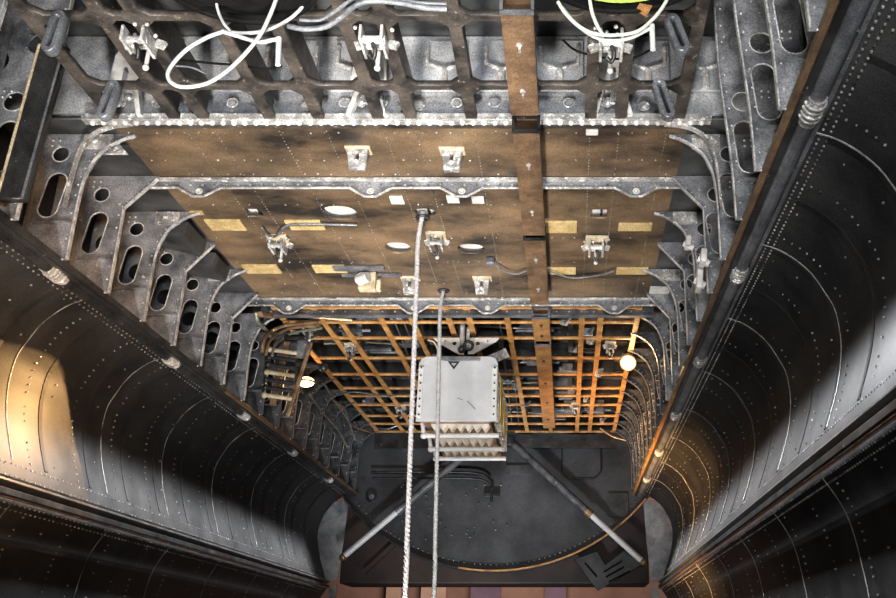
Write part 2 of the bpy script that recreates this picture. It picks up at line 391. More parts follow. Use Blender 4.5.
RY = [4.30, 4.516, 4.77, 5.13, 5.46, 5.77, 5.96, 6.19, 6.50, 6.74, 7.0]
grid('roof_grid', SX, RY, .024, .012, ZR - .005, .016, .012, 'orange_primer', 'orange brown lattice of crossing roof beams at the rear of the bay')
# deep ribs above the lattices
bb = B()
for x in SX:
    if x == .41 or abs(x) > .86: continue
    bb.box((x, 1.9, ZR + .06), (.006, 1.36, .11))
bb.build('roof_rib', 'dark_grid'); tag(bpy.data.objects['roof_rib'], 'set of thin dark upright ribs standing above the front lattice', 'rib', kind='stuff')
bb = B()
for y in (4.32, 4.6, 5.0, 5.4, 5.8, 6.2, 6.6): bb.box((0, y, 1.75 - .05), (2.3, .025, .09))
for x in (-.75, -.3, .15, .55): bb.box((x, 5.6, 1.75 - .03), (.03, 2.7, .05))
tag(bb.build('roof_rib', 'black_metal'), 'dark roof ribs behind the orange rear lattice', 'rib', kind='stuff')
# pressed panels with raised Y shaped ribs on the face of the front recess
for i in range(len(SX)):
    a, b = SX[i] + .022, (SX + [1.06])[i + 1] - .022
    if b - a < .1: continue
    cx = (a + b) / 2; f = YA - .004
    root = thing('pressed_panel', f'pale grey pressed panel with forked rib behind front lattice, bay {ORD[i]} from left', 'panel', (cx, f, ZR + .07), 'pressed panels behind the front lattice')
    B().box((cx, f, 1.775), (b - a, .01, .19), bev=.003).build('plate', 'recess_grey', root)
    w = (b - a) / 2
    rb = B().mesh(tube_mesh([(cx - w * .8, f - .01, 1.84), (cx - w * .75, f - .01, 1.775), (cx, f - .01, 1.755), (cx + w * .75, f - .01, 1.775), (cx + w * .8, f - .01, 1.84)], .008, False))
    rb.cyl((cx, f - .01, 1.755), (cx, f - .01, 1.685), .012, seg=8)
    rb.build('rib', 'light_metal', root)
# round bosses
k = 0
for x in [v * .118 - .88 for v in range(16)]:
    k += 1
    zz = ZR + .045 + (.012 if k % 3 else 0)
    root = thing('round_boss', f'round riveted boss low on the front recess face, {ORD[k-1]} from the left', 'boss', (x, YA, zz), 'round bosses on the front recess face')
    B().torus((x, YA - .006, zz), .016, .003).build('ring', 'light_metal', root)
    B().cyl((x, YA - .004, zz), (x, YA - .010, zz), .011 if k % 3 else .015, seg=14).build('cap', 'light_metal' if k % 3 == 0 else 'recess_grey', root)

# ------------------------------------------------------------------ main cross beams
def rivets_on(parent, P, r, m='rivet', name='rivet'):
    me = None; first = None
    for p in P:
        if first is None:
            t = bmesh.new(); bmesh.ops.create_uvsphere(t, u_segments=8, v_segments=5, radius=r)
            for f in t.faces: f.smooth = True
            me = bpy.data.meshes.new(name); t.to_mesh(me); t.free(); me.materials.append(M[m]); first = 1
        o = bpy.data.objects.new(name, me); COL.objects.link(o); o.parent = parent; o.location = Vector(p) - Vector(parent.location)
root = thing('cross_beam', 'long silver cross beam with a close row of bolt heads at the front edge of the brown panel', 'beam', (0, YA, ZR))
B().box((0, YA - .012, ZR - .012), (1.96, .034, .010), bev=.002).box((0, YA - .026, ZR - .006), (1.96, .006, .02)).build('beam', 'light_metal', root)
rivets_on(root, [(-.95 + i * 1.9 / 56, YA - .012, ZR - .019) for i in range(57)], .0095, 'white_plate', 'bolt')
for s in (-1, 1):
    me = strip_mesh([tuple(v)[:2] for v in smooth_path([(s * .80, ZR - .01, 0), (s * .90, ZR - .02, 0), (s * .965, ZR - .06, 0), (s * .99, ZR - .14, 0), (s * .998, ZR - .3, 0)], 5)], .018, .006)
    me.transform(Matrix.Translation((0, YA + .01, 0))); link('corner_arch', me, 'light_metal', root)
def v_beam(y, x0, x1, vs, drop, m, label, zt=ZR):
    root = thing('cross_beam', label, 'beam', ((x0 + x1) / 2, y, zt - .03))
    low = [(x0, zt - .002), (x0, zt - .035)]
    for v in sorted(vs): low += [(v - .075, zt - .035), (v - .02, zt - drop), (v + .02, zt - drop), (v + .075, zt - .035)]
    low += [(x1, zt - .035), (x1, zt - .002)]
    link('web', plate_mesh(low, [], .008, 'XZ', y, .001), m, root)
    edge = [p for p in low[1:-1]]
    e = B()
    for a, b in zip(edge, edge[1:]): e.cyl((a[0], y - .008, a[1]), (b[0], y - .008, b[1]), .0045, seg=6)
    e.box(((x0 + x1) / 2, y - .012, zt - .006), (x1 - x0, .03, .005)); e.build('edge_flange', 'light_metal', root)
    n = int((x1 - x0) / .042)
    rivets_on(root, [(x0 + .02 + i * .042, y - .006, zt - .022) for i in range(n)], .0048, 'dark_rivet', 'rivet')
    h = B()
    for v in vs: h.torus((v, y - .006, zt - .047), .010, .0025).cyl((v, y - .004, zt - .047), (v, y - .009, zt - .047), .006)
    h.build('boss', 'white_plate', root)
    return root
yb = 3.005
v_beam(yb, -.985, .93, [pt(200, 190, Y=yb).x, pt(371, 190, Y=yb).x, pt(462, 190, Y=yb).x, pt(636, 190, Y=yb).x], .068, 'web_grey', 'riveted grey cross beam with V shaped hanging plates across the middle of the brown panel')
yb = 4.20
v_beam(yb, -.99, .99, [pt(290, 300, Y=yb).x, pt(414, 300, Y=yb).x, pt(488, 300, Y=yb).x, pt(614, 300, Y=yb).x], .075, 'rail_grey', 'riveted dark cross beam with V shaped plates at the rear edge of the brown panel')
root = thing('cross_beam', 'plain dark beam crossing just behind the rear V shaped beam', 'beam', (0, 4.33, ZR))
B().box((0, 4.33, ZR - .02), (1.9, .012, .05), bev=.002).box((0, 4.318, ZR - .045), (1.9, .03, .006)).build('beam', 'rail_grey', root)
rivets_on(root, [(-.9 + i * .06, 4.322, ZR - .02) for i in range(31)], .005, 'rivet', 'rivet')

# details on the brown panel -------------------------------------------------
bb = B()
for px in (345, 352, 395, 474, 480, 598, 612, 665):
    pass
XR = [-.69, -.6, -.394, -.242, -.057, .045, .233, .604, .697, .85]
for x in XR:
    y = YA + .05
    while y < YB - .03:
        bb.ball((x, y, ZR - .0005), .0019); y += .021
for y in (2.68, 2.86, 2.96, 3.06, 3.20, 3.5, 3.75, 4.0, 4.12):
    x = -.88
    while x < .9:
        if rnd.random() < .6: bb.ball((x, y + rnd.uniform(-.003, .003), ZR - .001), .0032)
        x += .045
tag(bb.build('rivets', 'dark_rivet'), 'rows of small rivet heads dotted over the flat brown roof panel', 'rivets', kind='stuff')
for i, (px, py, w, h) in enumerate([(226, 224, 34, 10), (262, 268, 34, 8), (197, 212, 12, 3), (330, 268, 32, 7), (303, 221, 35, 3), (308, 227, 34, 3), (560, 226, 34, 11), (635, 226, 34, 7), (560, 270, 32, 6), (632, 270, 32, 6), (186, 233, 9, 2)]):
    a = pt(px - w / 2, py - h / 2, Z=ZR); b = pt(px + w / 2, py + h / 2, Z=ZR); c = (a + b) / 2
    cx = pt(px, py, Z=ZR).x; ww = w * (c - Vector((CAMX, 0, 0))).length * .98 / FPX
    where = ['beside the small square opening on the left', 'low on the left of the brown panel', 'small, at the far left of the brown panel', 'left of the hanging winch fitting', 'upper of two thin ones under the large oval opening', 'lower of two thin ones under the large oval opening', 'right of the brown box rail and middle of the panel', 'under the small square opening on the right', 'behind the grey cable right of the box rail', 'low right corner of the brown panel', 'tiny, beside the grey left haunch'][i]
    o = B().box((cx, c.y, ZR - .004), (ww, abs(a.y - b.y), .008), bev=.0015).build('patch_plate', 'tan_plate'); tag(o, 'yellow tan patch plate, ' + where, 'plate', 'tan patch plates on the brown panel')
for i, (px, py, w, h, where) in enumerate([(254, 213, 16, 8, 'small square opening on the left'), (340, 213, 34, 14, 'large oval opening'), (425, 213, 22, 9, 'opening where the first rope enters'), (398, 248, 26, 11, 'oval opening left of the ropes'), (471, 249, 27, 10, 'oval opening right of the ropes'), (599, 214, 16, 9, 'small square opening on the right')]):
    c = pt(px, py, Z=ZR); ww = w * (c - Vector((CAMX, 0, 0))).length / FPX
    root = thing('backing_plate', 'white backing plate seen through the ' + where, 'plate', (c.x, c.y, ZR + .02), 'white plates behind the roof openings')
    B().box((c.x, c.y + .01, ZR + .03), (ww * 1.3, .16, .006)).build('plate', 'white_plate', root)
    if i in (0, 2, 5): B().box((c.x + .01, c.y + .01, ZR + .024), (.008, .15, .01)).build('bar', 'black_metal', root)
for i, (px, py, w, h) in enumerate([(659, 292, 20, 12), (397, 199, 13, 7), (453, 198, 12, 7), (478, 199, 12, 6), (592, 131, 12, 5)]):
    a = pt(px, py - h / 2, Z=ZR); b = pt(px, py + h / 2, Z=ZR); c = pt(px, py, Z=ZR); ww = w * (c - Vector((CAMX, 0, 0))).length / FPX
    o = B().box((c.x, (a.y + b.y) / 2, ZR - .004), (ww, abs(a.y - b.y), .007), bev=.001).build('white_tab', 'white_plate')
    tag(o, 'small white metal tab ' + ['at the rear right corner of the brown panel', 'under the middle beam, leftmost of three', 'under the middle beam, middle of three', 'under the middle beam, rightmost of three', 'near the front edge of the brown panel'][i], 'plate', 'white tabs on the roof')

# ------------------------------------------------------------------ box rail along the roof
xr = .405
for i, (y0, y1, m, lab, zz) in enumerate([(pt(520, 12, Z=1.5).y, pt(525, 115, Z=1.5).y, 'brown_rail', 'front length of dark brown box rail, open at its end, under the roof lattice', 1.50),
        (pt(526, 131, Z=1.5).y, pt(530, 235, Z=1.5).y, 'brown_rail', 'second length of brown box rail crossing the brown panel', 1.50),
        (pt(533, 239, Z=1.5).y, pt(537, 304, Z=1.5).y, 'brown_rail', 'third length of brown box rail ending at the rear V shaped beam', 1.50),
        (pt(541, 318, Z=1.5).y, pt(542, 341, Z=1.5).y, 'orange_rail', 'short orange length of box rail behind the rear beam', 1.50),
        (pt(543, 345, Z=1.5).y, pt(546, 428, Z=1.5).y, 'orange_rail', 'long orange length of box rail over the rear lattice', 1.50)]):
    L_ = y1 - y0; ym = (y0 + y1) / 2
    root = thing('box_rail', lab, 'rail', (xr, ym, zz), 'lengths of the roof box rail')
    h = .05; w = .078
    b = B().box((xr, ym, zz), (w, L_, .004)).box((xr - w / 2, ym, zz + h / 2), (.004, L_, h)).box((xr + w / 2, ym, zz + h / 2), (.004, L_, h)).box((xr, ym, zz + h), (w, L_, .004))
    b.build('channel', m, root)
    b = B()
    for (cx, cz_, sx, sz) in ((xr, zz - .001, w + .008, .008), (xr, zz + h, w + .008, .008), (xr - w / 2, zz + h / 2, .008, h), (xr + w / 2, zz + h / 2, .008, h)): b.box((cx, y0, cz_), (sx, .012, sz))
    b.build('end_collar', 'black_metal' if i in (1, 2) else 'rail_grey', root)
    n = 2 if i < 4 else 4
    pn = B()
    for k in range(n):
        yy = y0 + L_ * (k + .6) / (n + .2)
        pn.cyl((xr, yy, zz - .006), (xr, yy, zz), .008, seg=8, mi=0).box((xr, yy + .018, zz - .004), (.006, .025, .004))
    pn.build('keyhole_pin', 'light_metal' if i < 3 else 'black_metal', root)
    if i < 3: B().box((xr, y0 + .03, zz + h + .015), (.03, .05, .03)).build('hanger', 'light_metal', root)

# ------------------------------------------------------------------ mechanisms on the roof
def rack(px, py, label, sc=1.0, z=ZR):
    c = pt(px, py, Z=z - .03); x, y = c.x, c.y
    root = thing('release_fitting', label, 'fitting', (x, y, z), 'mechanical fittings on the roof')
    w = .043 * sc
    if z > ZR - .005: B().box((x, y, z - .006), (w * 1.7, w * 2.3, .01), (0, 0, .06), bev=.002).build('base_plate', 'cream', root)
    for s in (-1, 1):
        B().box((x + s * w * .5, y, z - .03), (.008, w * 1.7, .045), bev=.002).build('cheek_plate', 'light_metal', root)
        B().box((x + s * w * .8, y + w * .6, z - .015), (w * .5, .012, .022), (0, s * .4, 0)).build('lug', 'light_metal', root)
    B().cyl((x - w * .6, y - w * .3, z - .035), (x + w * .6, y - w * .3, z - .035), .009 * sc).cyl((x - w * .5, y + w * .4, z - .02), (x + w * .5, y + w * .4, z - .02), .012 * sc).build('roller', 'light_metal', root)
    B().mesh(tube_mesh([(x, y - w * .3, z - .045), (x + .008, y - w * .2, z - .065), (x, y + .005, z - .08), (x - .012, y, z - .07)], .006)).build('hook', 'black_metal', root)
    B().cyl((x, y + w * 1.1, z - .01), (x, y + w * 1.1, z - .07), .006).ball((x, y + w * 1.1, z - .07), .009).build('bolt', 'white_plate', root)
    g = B()
    for i in range(8): g.ball((x + rnd.uniform(-w, w), y + rnd.uniform(-w, w), z - .012), .006)
    g.build('nuts', 'light_metal', root)['kind'] = 'stuff'
    return root
rack(278, 246, 'battered cream release fitting on the left of the brown panel', 1.1)
rack(436, 243, 'battered cream release fitting beside the first rope', 1.1)
rack(596, 248, 'battered cream release fitting on the right of the brown panel', 1.25)
rack(139, 42, 'clustered pale release fitting in the front lattice, leftmost of three', 1.25, ZR - .01)
rack(374, 42, 'clustered pale release fitting in the front lattice, middle of three', 1.3, ZR - .01)
rack(611, 45, 'clustered pale release fitting in the front lattice, rightmost of three', 1.3, ZR - .01)
for i, (px, py) in enumerate([(610, 348), (350, 350), (575, 408), (308, 330), (400, 410)]):
    rack(px, py, 'dark release fitting in the rear lattice, ' + ['just left of the bright lamp', 'left of the ropes', 'near the rear end right of the box rail', 'at the front left corner', 'near the rear end left of the box'][i], .8)
    r = [o for o in bpy.data.objects if o.name.startswith('release_fitting')][-1]
# bigger recess housings above front racks
for i, px in enumerate((139, 374, 611)):
    c = pt(px, 30, Y=YA - .03)
    root = thing('shackle_housing', 'tall pale housing behind the front lattice, ' + ['left', 'middle', 'right'][i] + ' one of three', 'housing', (c.x, YA - .03, ZR), 'shackle housings of the front lattice')
    me = plate_mesh([(c.x - .05, ZR + .1), (c.x + .05, ZR + .1), (c.x + .04, ZR + .21), (c.x + .015, ZR + .25), (c.x - .025, ZR + .25), (c.x - .045, ZR + .2)], [], .05, 'XZ', YA - .03, .003)
    link('cover', me, 'white_plate', root)
    for q in (-1, 1): B().box((c.x + q * .04, YA - .03, ZR + .05), (.014, .03, .12), (0, q * -.25, 0)).build('strut', 'white_plate', root)
    B().cyl((c.x, YA - .06, ZR + .13), (c.x, YA - .06, ZR + .02), .008).ball((c.x - .015, YA - .05, ZR + .03), .016).ball((c.x + .02, YA - .05, ZR + .05), .014).build('pin', 'chrome', root)
# cup brackets
def cup(px, py, label):
    c = pt(px, py, Z=ZR - .03); x, y = c.x, c.y
    root = thing('cup_bracket', label, 'bracket', (x, y, ZR), 'cup brackets hanging from the roof')
    me = plate_mesh([(x - .034, ZR - .002), (x + .034, ZR - .002), (x + .022, ZR - .075), (x - .022, ZR - .075)], [slot(x, ZR - .04, .009, .024)], .03, 'XZ', y, .003)
    link('cup', me, 'light_metal', root)
    B().box((x, y, ZR - .004), (.085, .05, .008), bev=.002).build('foot', 'cream', root)
    B().ball((x, y - .016, ZR - .055), .008).build('stud', 'white_plate', root)
cup(358, 157, 'small pale cup bracket between the first two beams, left one'); cup(452, 158, 'small pale cup bracket between the first two beams, right one')
cup(410, 284, 'small dark cup bracket just ahead of the rear beam, left of the ropes'); cup(482, 284, 'small dark cup bracket just ahead of the rear beam, right of the ropes')
# winch fitting at 368,282
c = pt(368, 280, Z=ZR - .04); x, y = c.x, c.y
root = thing('winch_fitting', 'pale winch fitting with a round drum under a grey bar, left of the ropes', 'fitting', (x, y, ZR))
B().box((x - .03, y - .06, ZR - .01), (.22, .04, .012), bev=.002).box((x + .01, y + .02, ZR - .01), (.26, .02, .01)).build('bar', 'rail_grey', root)
B().box((x, y, ZR - .05), (.075, .05, .08), bev=.006).box((x + .03, y + .02, ZR - .06), (.05, .03, .05), bev=.004).build('body', 'cream', root)
B().cyl((x - .035, y - .03, ZR - .055), (x + .01, y - .05, ZR - .045), .022).torus((x - .02, y - .04, ZR - .05), .024, .005).build('drum', 'white_plate', root)
# conduits and cables on the panel
c1 = [pt(a, b, Z=ZR - .012) for a, b in ((262, 228), (268, 235), (276, 236), (284, 227), (300, 224), (357, 225))]
tag(tube('conduit_pipe', c1, .005, 'rail_grey'), 'thin grey conduit curling along the left of the brown panel', 'pipe')
c1 = [pt(a, b, Z=ZR - .02) for a, b in ((494, 264), (505, 271), (516, 274), (530, 270), (545, 270), (560, 275), (575, 278), (600, 275), (614, 271))]
tag(tube('flexible_cable', c1, .004, 'cable_grey'), 'thin grey cable sagging behind the box rail on the brown panel', 'cable')
c = pt(490, 262, Z=ZR - .02); tag(B().box((c.x, c.y, ZR - .018), (.035, .03, .03), bev=.004).build('junction_box', 'rail_grey'), 'tiny grey junction box at the end of the thin sagging cable', 'box')

# ------------------------------------------------------------------ hanging U links
for i, (a, b, ys, where) in enumerate([((61, 17), (50, 50), 2.05, 'front left'), ((115, 86), (104, 116), 2.38, 'beside the left end of the silver beam'), ((671, 20), (683, 50), 2.05, 'front right'), ((658, 84), (669, 116), 2.38, 'beside the right end of the silver beam')]):
    p = pt(*a, Y=ys - .02); q = pt(*b, Y=ys - .02)
    root = thing('hanging_link', 'dark slotted link hanging from lattice, ' + where, 'link', q, 'slotted links hanging from the lattice')
    L_ = (p - q).length + .02
    me = plate_mesh(slot(0, 0, .017, L_ / 2, 8), [slot(0, 0, .008, L_ / 2 - .010, 8)], .03, 'XZ', 0, .002)
    ang = math.atan2(p.x - q.x, p.z - q.z)
    me.transform(Matrix.Translation((p + q) / 2) @ Matrix.Rotation(ang, 4, 'Y')); link('loop', me, 'rail_grey', root)
    me = plate_mesh(slot(0, 0, .009, L_ / 2 - .008, 8), [], .012, 'XZ', 0.012)
    me.transform(Matrix.Translation((p + q) / 2) @ Matrix.Rotation(ang, 4, 'Y')); link('backing', me, 'black_metal', root)
# big diagonal-looking dark flange of the front left frame
p = pt(55, 48, Y=2.33); q = pt(14, 200, Y=2.33)
me = plate_mesh([(p.x - .035, p.z), (p.x + .035, p.z), (q.x + .03, q.z), (q.x - .035, q.z)], [], .03, 'XZ', 2.33, .003)
root = thing('wall_post', 'broad dark post with a bright edge at the front left of the bay', 'post', (q.x, 2.33, q.z))
link('post', me, 'black_metal', root)
B().cyl((p.x - .036, 2.312, p.z), (q.x - .036, 2.312, q.z), .004).build('left_edge', 'cream', root)
B().cyl((p.x + .036, 2.312, p.z), (q.x + .031, 2.312, q.z), .0035).build('right_edge', 'rail_grey', root)

# ------------------------------------------------------------------ bomb bay doors
UP = [(1.105, 1.14), (1.155, 1.122), (1.204, 1.088), (1.245, 1.045), (1.274, .994), (1.30, .94), (1.308, .88), (1.308, .821), (1.295, .74), (1.273, .667), (1.245, .59), (1.217, .511)]
LO = [(1.213, .462), (1.25, .406), (1.275, .355), (1.290, .30), (1.302, .225), (1.312, .142), (1.31, .05), (1.295, -.05), (1.26, -.15)]
Y0D, Y1D = 0.35, 7.2
def sheet(P, y0, y1, th, s):
    Q = [v for v in smooth_path([(a, b, 0) for a, b in P], 3)]; n = len(Q)
    bm = bmesh.new(); rows = []
    for i in range(n):
        d = (Q[min(i + 1, n - 1)] - Q[max(i - 1, 0)]).normalized(); nr = Vector((-d.y, d.x, 0))
        if nr.x < 0: nr = -nr
        a = Q[i]; b = Q[i] + nr * th
        rows.append([bm.verts.new((s * a.x, y0, a.y)), bm.verts.new((s * a.x, y1, a.y)), bm.verts.new((s * b.x, y1, b.y)), bm.verts.new((s * b.x, y0, b.y))])
    for i in range(n - 1):
        for k in range(4):
            f = bm.faces.new((rows[i][k], rows[i][(k + 1) % 4], rows[i + 1][(k + 1) % 4], rows[i + 1][k])); f.smooth = k in (0, 2)
    bm.faces.new(rows[0]); bm.faces.new(rows[-1][::-1]); bmesh.ops.recalc_face_normals(bm, faces=bm.faces)
    me = bpy.data.meshes.new('s'); bm.to_mesh(me); bm.free(); return me
def offset(P, d):
    out = []
    for i in range(len(P)):
        a = Vector(P[max(i - 1, 0)]); b = Vector(P[min(i + 1, len(P) - 1)]); t = (b - a).normalized(); n = Vector((t.y, -t.x))
        if n.x > 0: n = -n
        out.append(tuple(Vector(P[i]) + n * d))
    return out
def onprof(P, t):
    Q = [Vector(p) for p in P]; L = [0]
    for a, b in zip(Q, Q[1:]): L.append(L[-1] + (b - a).length)
    v = t * L[-1]
    for i in range(len(Q) - 1):
        if v <= L[i + 1] + 1e-9:
            f = (v - L[i]) / (L[i + 1] - L[i]); return Q[i].lerp(Q[i + 1], f)
    return Q[-1]
for s in (-1, 1):
    side = 'left' if s < 0 else 'right'
    seams = [1.93, 2.57, 3.22, 3.9, 4.55, 5.2, 5.9, 6.5] if s > 0 else [1.7, 2.40, 3.03, 3.70, 4.3, 4.95, 5.6, 6.3]
    for nm, P, lab in (('upper', UP, 'curved black upper door panel along the whole %s side, under the sill rail' % side), ('lower', LO, 'curved black lower door panel hanging under the upper one on the %s side' % side)):
        root = thing('bomb_bay_door', lab, 'door', (s * P[-1][0], 3.7, P[-1][1]), 'curved bay door panels')
        sk_ = link('skin', sheet(P, Y0D, Y1D, .018, s), 'door_black', root)
        inn = offset(P, .0022)
        for k, y in enumerate(seams):
            Q = [(s * v.x, v.y) for v in smooth_path([(a, b, 0) for a, b in inn], 3)]
            a, b = (0, int(len(Q) * .93)) if nm == 'upper' else (0, len(Q))
            me = strip_mesh(Q[a:b], .005 if s > 0 else .0032, .0016); me.transform(Matrix.Translation((0, y, 0)))
            link('seam_strip', me, 'bare_line' if s > 0 else 'seam_worn', sk_)
        rv = B()
        def dot(y, t, r=.0028):
            p = onprof(inn, t); bmv = bmesh.ops.create_cube(rv.bm, size=r * 1.6, matrix=Matrix.Translation((s * p.x, y, p.y)))
        y = .5
        while y < Y1D - .1:
            for t in ((.02, .045) if nm == 'upper' else (.02, .05)): dot(y, t)
            if nm == 'upper': dot(y, .905, .0022); dot(y + .01, .965, .0022)
            y += .022 if s > 0 else .03
        yy = Y0D + .2; k = 0
        while yy < Y1D - .2:
            k += 1; t = .07
            while t < .93:
                if rnd.random() < (.75 if k % 2 else .3): dot(yy, t, rnd.choice((.0022, .003)))
                t += .035 if k % 2 else .06
            yy += .162
        tag(rv.build('rivets', 'dark_rivet', sk_), kind='stuff')
        if nm == 'upper':
            # pressed stiffener beads that run down the door, and its edge members
            bd = B()
            yy = Y0D + .3
            while yy < Y1D - .1:
                Q = [(s * v.x, v.y) for v in smooth_path([(a, b, 0) for a, b in offset(P, .001)], 3)]
                me = strip_mesh(Q[2:-3], .022, .003); me.transform(Matrix.Translation((0, yy, 0))); bd.mesh(me); yy += .324
            bd.build('pressed_bead', 'door_black', sk_)
            B().box((s * 1.103, 3.77, 1.143), (.012, 6.85, .014), bev=.002).build('top_edge', 'rail_grey', root)
            B().box((s * 1.208, 3.77, .505), (.034, 6.85, .010), (0, s * .45, 0), bev=.002).box((s * 1.221, 3.77, .522), (.005, 6.85, .02), (0, s * -.35, 0)).build('bottom_edge', 'door_edge', root)
            me = plate_mesh([(s * a, b) for a, b in [(1.10, 1.10), (1.208, 1.082), (1.276, .99), (1.309, .88), (1.309, .82), (1.276, .675), (1.222, .52), (1.14, .52), (1.115, .8)]],
                            [circ(s * 1.16, .80 + k * .0001, .008, 8) for k in range(1)] + [circ(s * 1.17, .9, .004, 8), circ(s * 1.19, .7, .004, 8)], .01, 'XZ', Y1D - .01, .001)
            link('end_rib', me, 'recess_grey', root)
        else:
            B().box((s * 1.198, 3.77, .478), (.012, 6.85, .02), bev=.002).build('hinge_strip', 'black_metal', root)
            B().box((s * 1.20, 3.77, .462), (.008, 6.85, .003)).build('bright_edge', 'copper', root)
            me = plate_mesh([(s * a, b) for a, b in [(1.14, .49), (1.19, .47), (1.2, .3), (1.2, .0), (1.14, .0)]], [], .01, 'XZ', Y1D - .01, .001)
            link('end_rib', me, 'recess_grey', root)
    # torque tube beside the sill with coupling fittings
    root = thing('torque_tube', f'long grey torque tube beside the {side} sill', 'tube', (s * 1.083, 3.7, 1.14), 'torque tubes')
    B().cyl((s * 1.066, .4, 1.122), (s * 1.066, 7.1, 1.122), .018, seg=16).build('tube', 'rail_grey' if s > 0 else 'black_metal', root)
    cp = B()
    for y in (1.8, 2.75, 3.68, 4.6, 5.5, 6.4):
        r2 = B().cyl((s * 1.066, y - .05, 1.12), (s * 1.066, y + .05, 1.12), .021)
        for k in range(4): r2.torus((s * 1.066, y - .03 + k * .018, 1.12), .022, .004, axis='Y')
        r2.build('coupling', 'light_metal', root)

# ------------------------------------------------------------------ rear bulkhead details
yb = YC + .08
def bk(px, py): p = pt(px, py, Y=yb); return (p.x, p.z)
# round lower rim
root = thing('rim_strip', 'worn rim strip with orange primer along the round lower edge of the rear bulkhead', 'strip', (0, yb, .57))
Q = [(x * 1.0, z) for x, z in arc]
me = strip_mesh(Q, .05, .012); me.transform(Matrix.Translation((0, yb - .025, 0))); link('rim', me, 'black_metal', root)
me = strip_mesh([(x, z + .004) for x, z in Q[12:]], .012, .012); me.transform(Matrix.Translation((0, yb - .05, 0))); link('primer_edge', me, 'orange_primer', root)
# access hatch
a = bk(562, 437); b = bk(601, 479)
root = thing('access_hatch', 'closed black access hatch with worn edges on the rear bulkhead', 'hatch', ((a[0] + b[0]) / 2, yb - .02, b[1]))
link('panel', plate_mesh(octo(a[0], b[0], b[1], a[1], .05), [], .012, 'XZ', yb - .012, .002), 'bulkhead_black', root)
oc = octo(a[0], b[0], b[1], a[1], .05); f = B()
for p, q in zip(oc, oc[1:] + oc[:1]): f.cyl((p[0], yb - .022, p[1]), (q[0], yb - .022, q[1]), .006, seg=6)
f.build('frame', 'black_metal', root)
# tubes
p = [pt(a, b, Y=yb - .04) for a, b in ((372, 472), (420, 472), (475, 473), (490, 480))]
tag(tube('hydraulic_line', p, .008, 'black_metal'), 'upper of two dark pipes running across the rear bulkhead', 'pipe')
p = [pt(a, b, Y=yb - .04) for a, b in ((372, 478), (430, 478), (478, 479), (492, 486))]
tag(tube('hydraulic_line', p, .008, 'black_metal'), 'lower of two dark pipes running across the rear bulkhead', 'pipe')
c = bk(492, 500); o = B().cyl((c[0], yb - .05, c[1] + .08), (c[0], yb - .05, c[1] - .02), .012).box((c[0], yb - .04, c[1] + .03), (.12, .03, .03), bev=.005).build('wall_valve', 'black_metal'); tag(o, 'small dark valve with a cross bar at the middle of the rear bulkhead', 'valve')
c = bk(372, 497); root = thing('round_port', 'small dark round port on the lower left of the rear bulkhead', 'port', (c[0], yb, c[1]))
B().torus((c[0], yb - .02, c[1]), .035, .007).build('ring', 'black_metal', root); B().cyl((c[0], yb - .02, c[1]), (c[0], yb - .01, c[1]), .02).build('plug', 'rail_grey', root)
c = bk(618, 505); o = B().box((c[0], yb - .012, c[1]), (.15, .01, .17), bev=.002).build('patch_plate', 'haunch_grey'); tag(o, 'square dark grey patch at the right side of the rear bulkhead', 'plate')
c = bk(519, 470); o = B().box((c[0], yb - .012, c[1]), (.2, .01, .07), bev=.002).build('patch_plate', 'haunch_grey'); tag(o, 'flat dark grey patch behind the right strut on the rear bulkhead', 'plate')
rv = B()
for k in range(60):
    a = -math.pi / 2 + (k / 59 - .5) * 2 * R(47); rv.ball((1.41 * math.cos(a), yb - .01, cz + 1.41 * math.sin(a)), .005)
for k in range(40): rv.ball((rnd.uniform(-.9, .15), yb - .01, rnd.uniform(.8, 1.2)), .005)
tag(rv.build('rivets', 'dark_rivet'), 'scattered rivet heads on the black rear bulkhead', 'rivets', kind='stuff')
p = [pt(a, b, Y=6.98) for a, b in ((600, 428), (612, 436), (625, 440), (640, 444))]
tag(tube('hydraulic_line', p, .009, 'copper'), 'thin worn pipes bending down at the upper right of the rear bulkhead', 'pipe')
p = [pt(a, b, Y=6.98) for a, b in ((365, 424), (385, 429), (400, 425), (415, 428))]
tag(tube('hydraulic_line', p, .008, 'rail_grey'), 'thin grey hose sagging at the upper left of the rear bulkhead', 'pipe')
c = pt(500, 430, Y=7.0)
tag(B().box((0, 7.0, 1.545), (1.8, .03, .012)).box((0, 6.99, 1.50), (1.8, .012, .10)).build('header_beam', 'black_metal'), 'black header beam at the top of the rear bulkhead', 'beam')

# door actuator struts
M['cable_black'].node_tree.nodes['Principled BSDF'].inputs['Specular IOR Level'].default_value = 0.05
for s in (-1, 1):
    side = 'left' if s < 0 else 'right'
    top = Vector((s * .11, 6.99, 1.50)); end = (pt(343, 557, Y=7.0) if s < 0 else pt(643, 562, Y=7.0))
    mid = top.lerp(end, .60)
    root = thing('actuator_strut', f'long hydraulic strut from the rear bulkhead down to the {side} door', 'strut', end, 'door actuator struts')
    B().cyl(top, mid, .028).build('barrel', 'web_dark', root)
    B().cyl(mid - (mid - top).normalized() * .02, mid + (mid - top).normalized() * .03, .033).build('collar', 'copper' if s > 0 else 'rail_grey', root)
    B().cyl(mid, end, .022).build('rod', 'white_tube', root)
    B().ball(end, .028).build('rod_end', 'copper', root)
    B().box(top, (.06, .08, .07), bev=.01).build('mount', 'black_metal', root)
    rr = B().cyl(top + Vector((s * .02, .02, -.02)), mid + Vector((0, .03, .03)), .008); rr.build('hose', 'cable_grey', root)

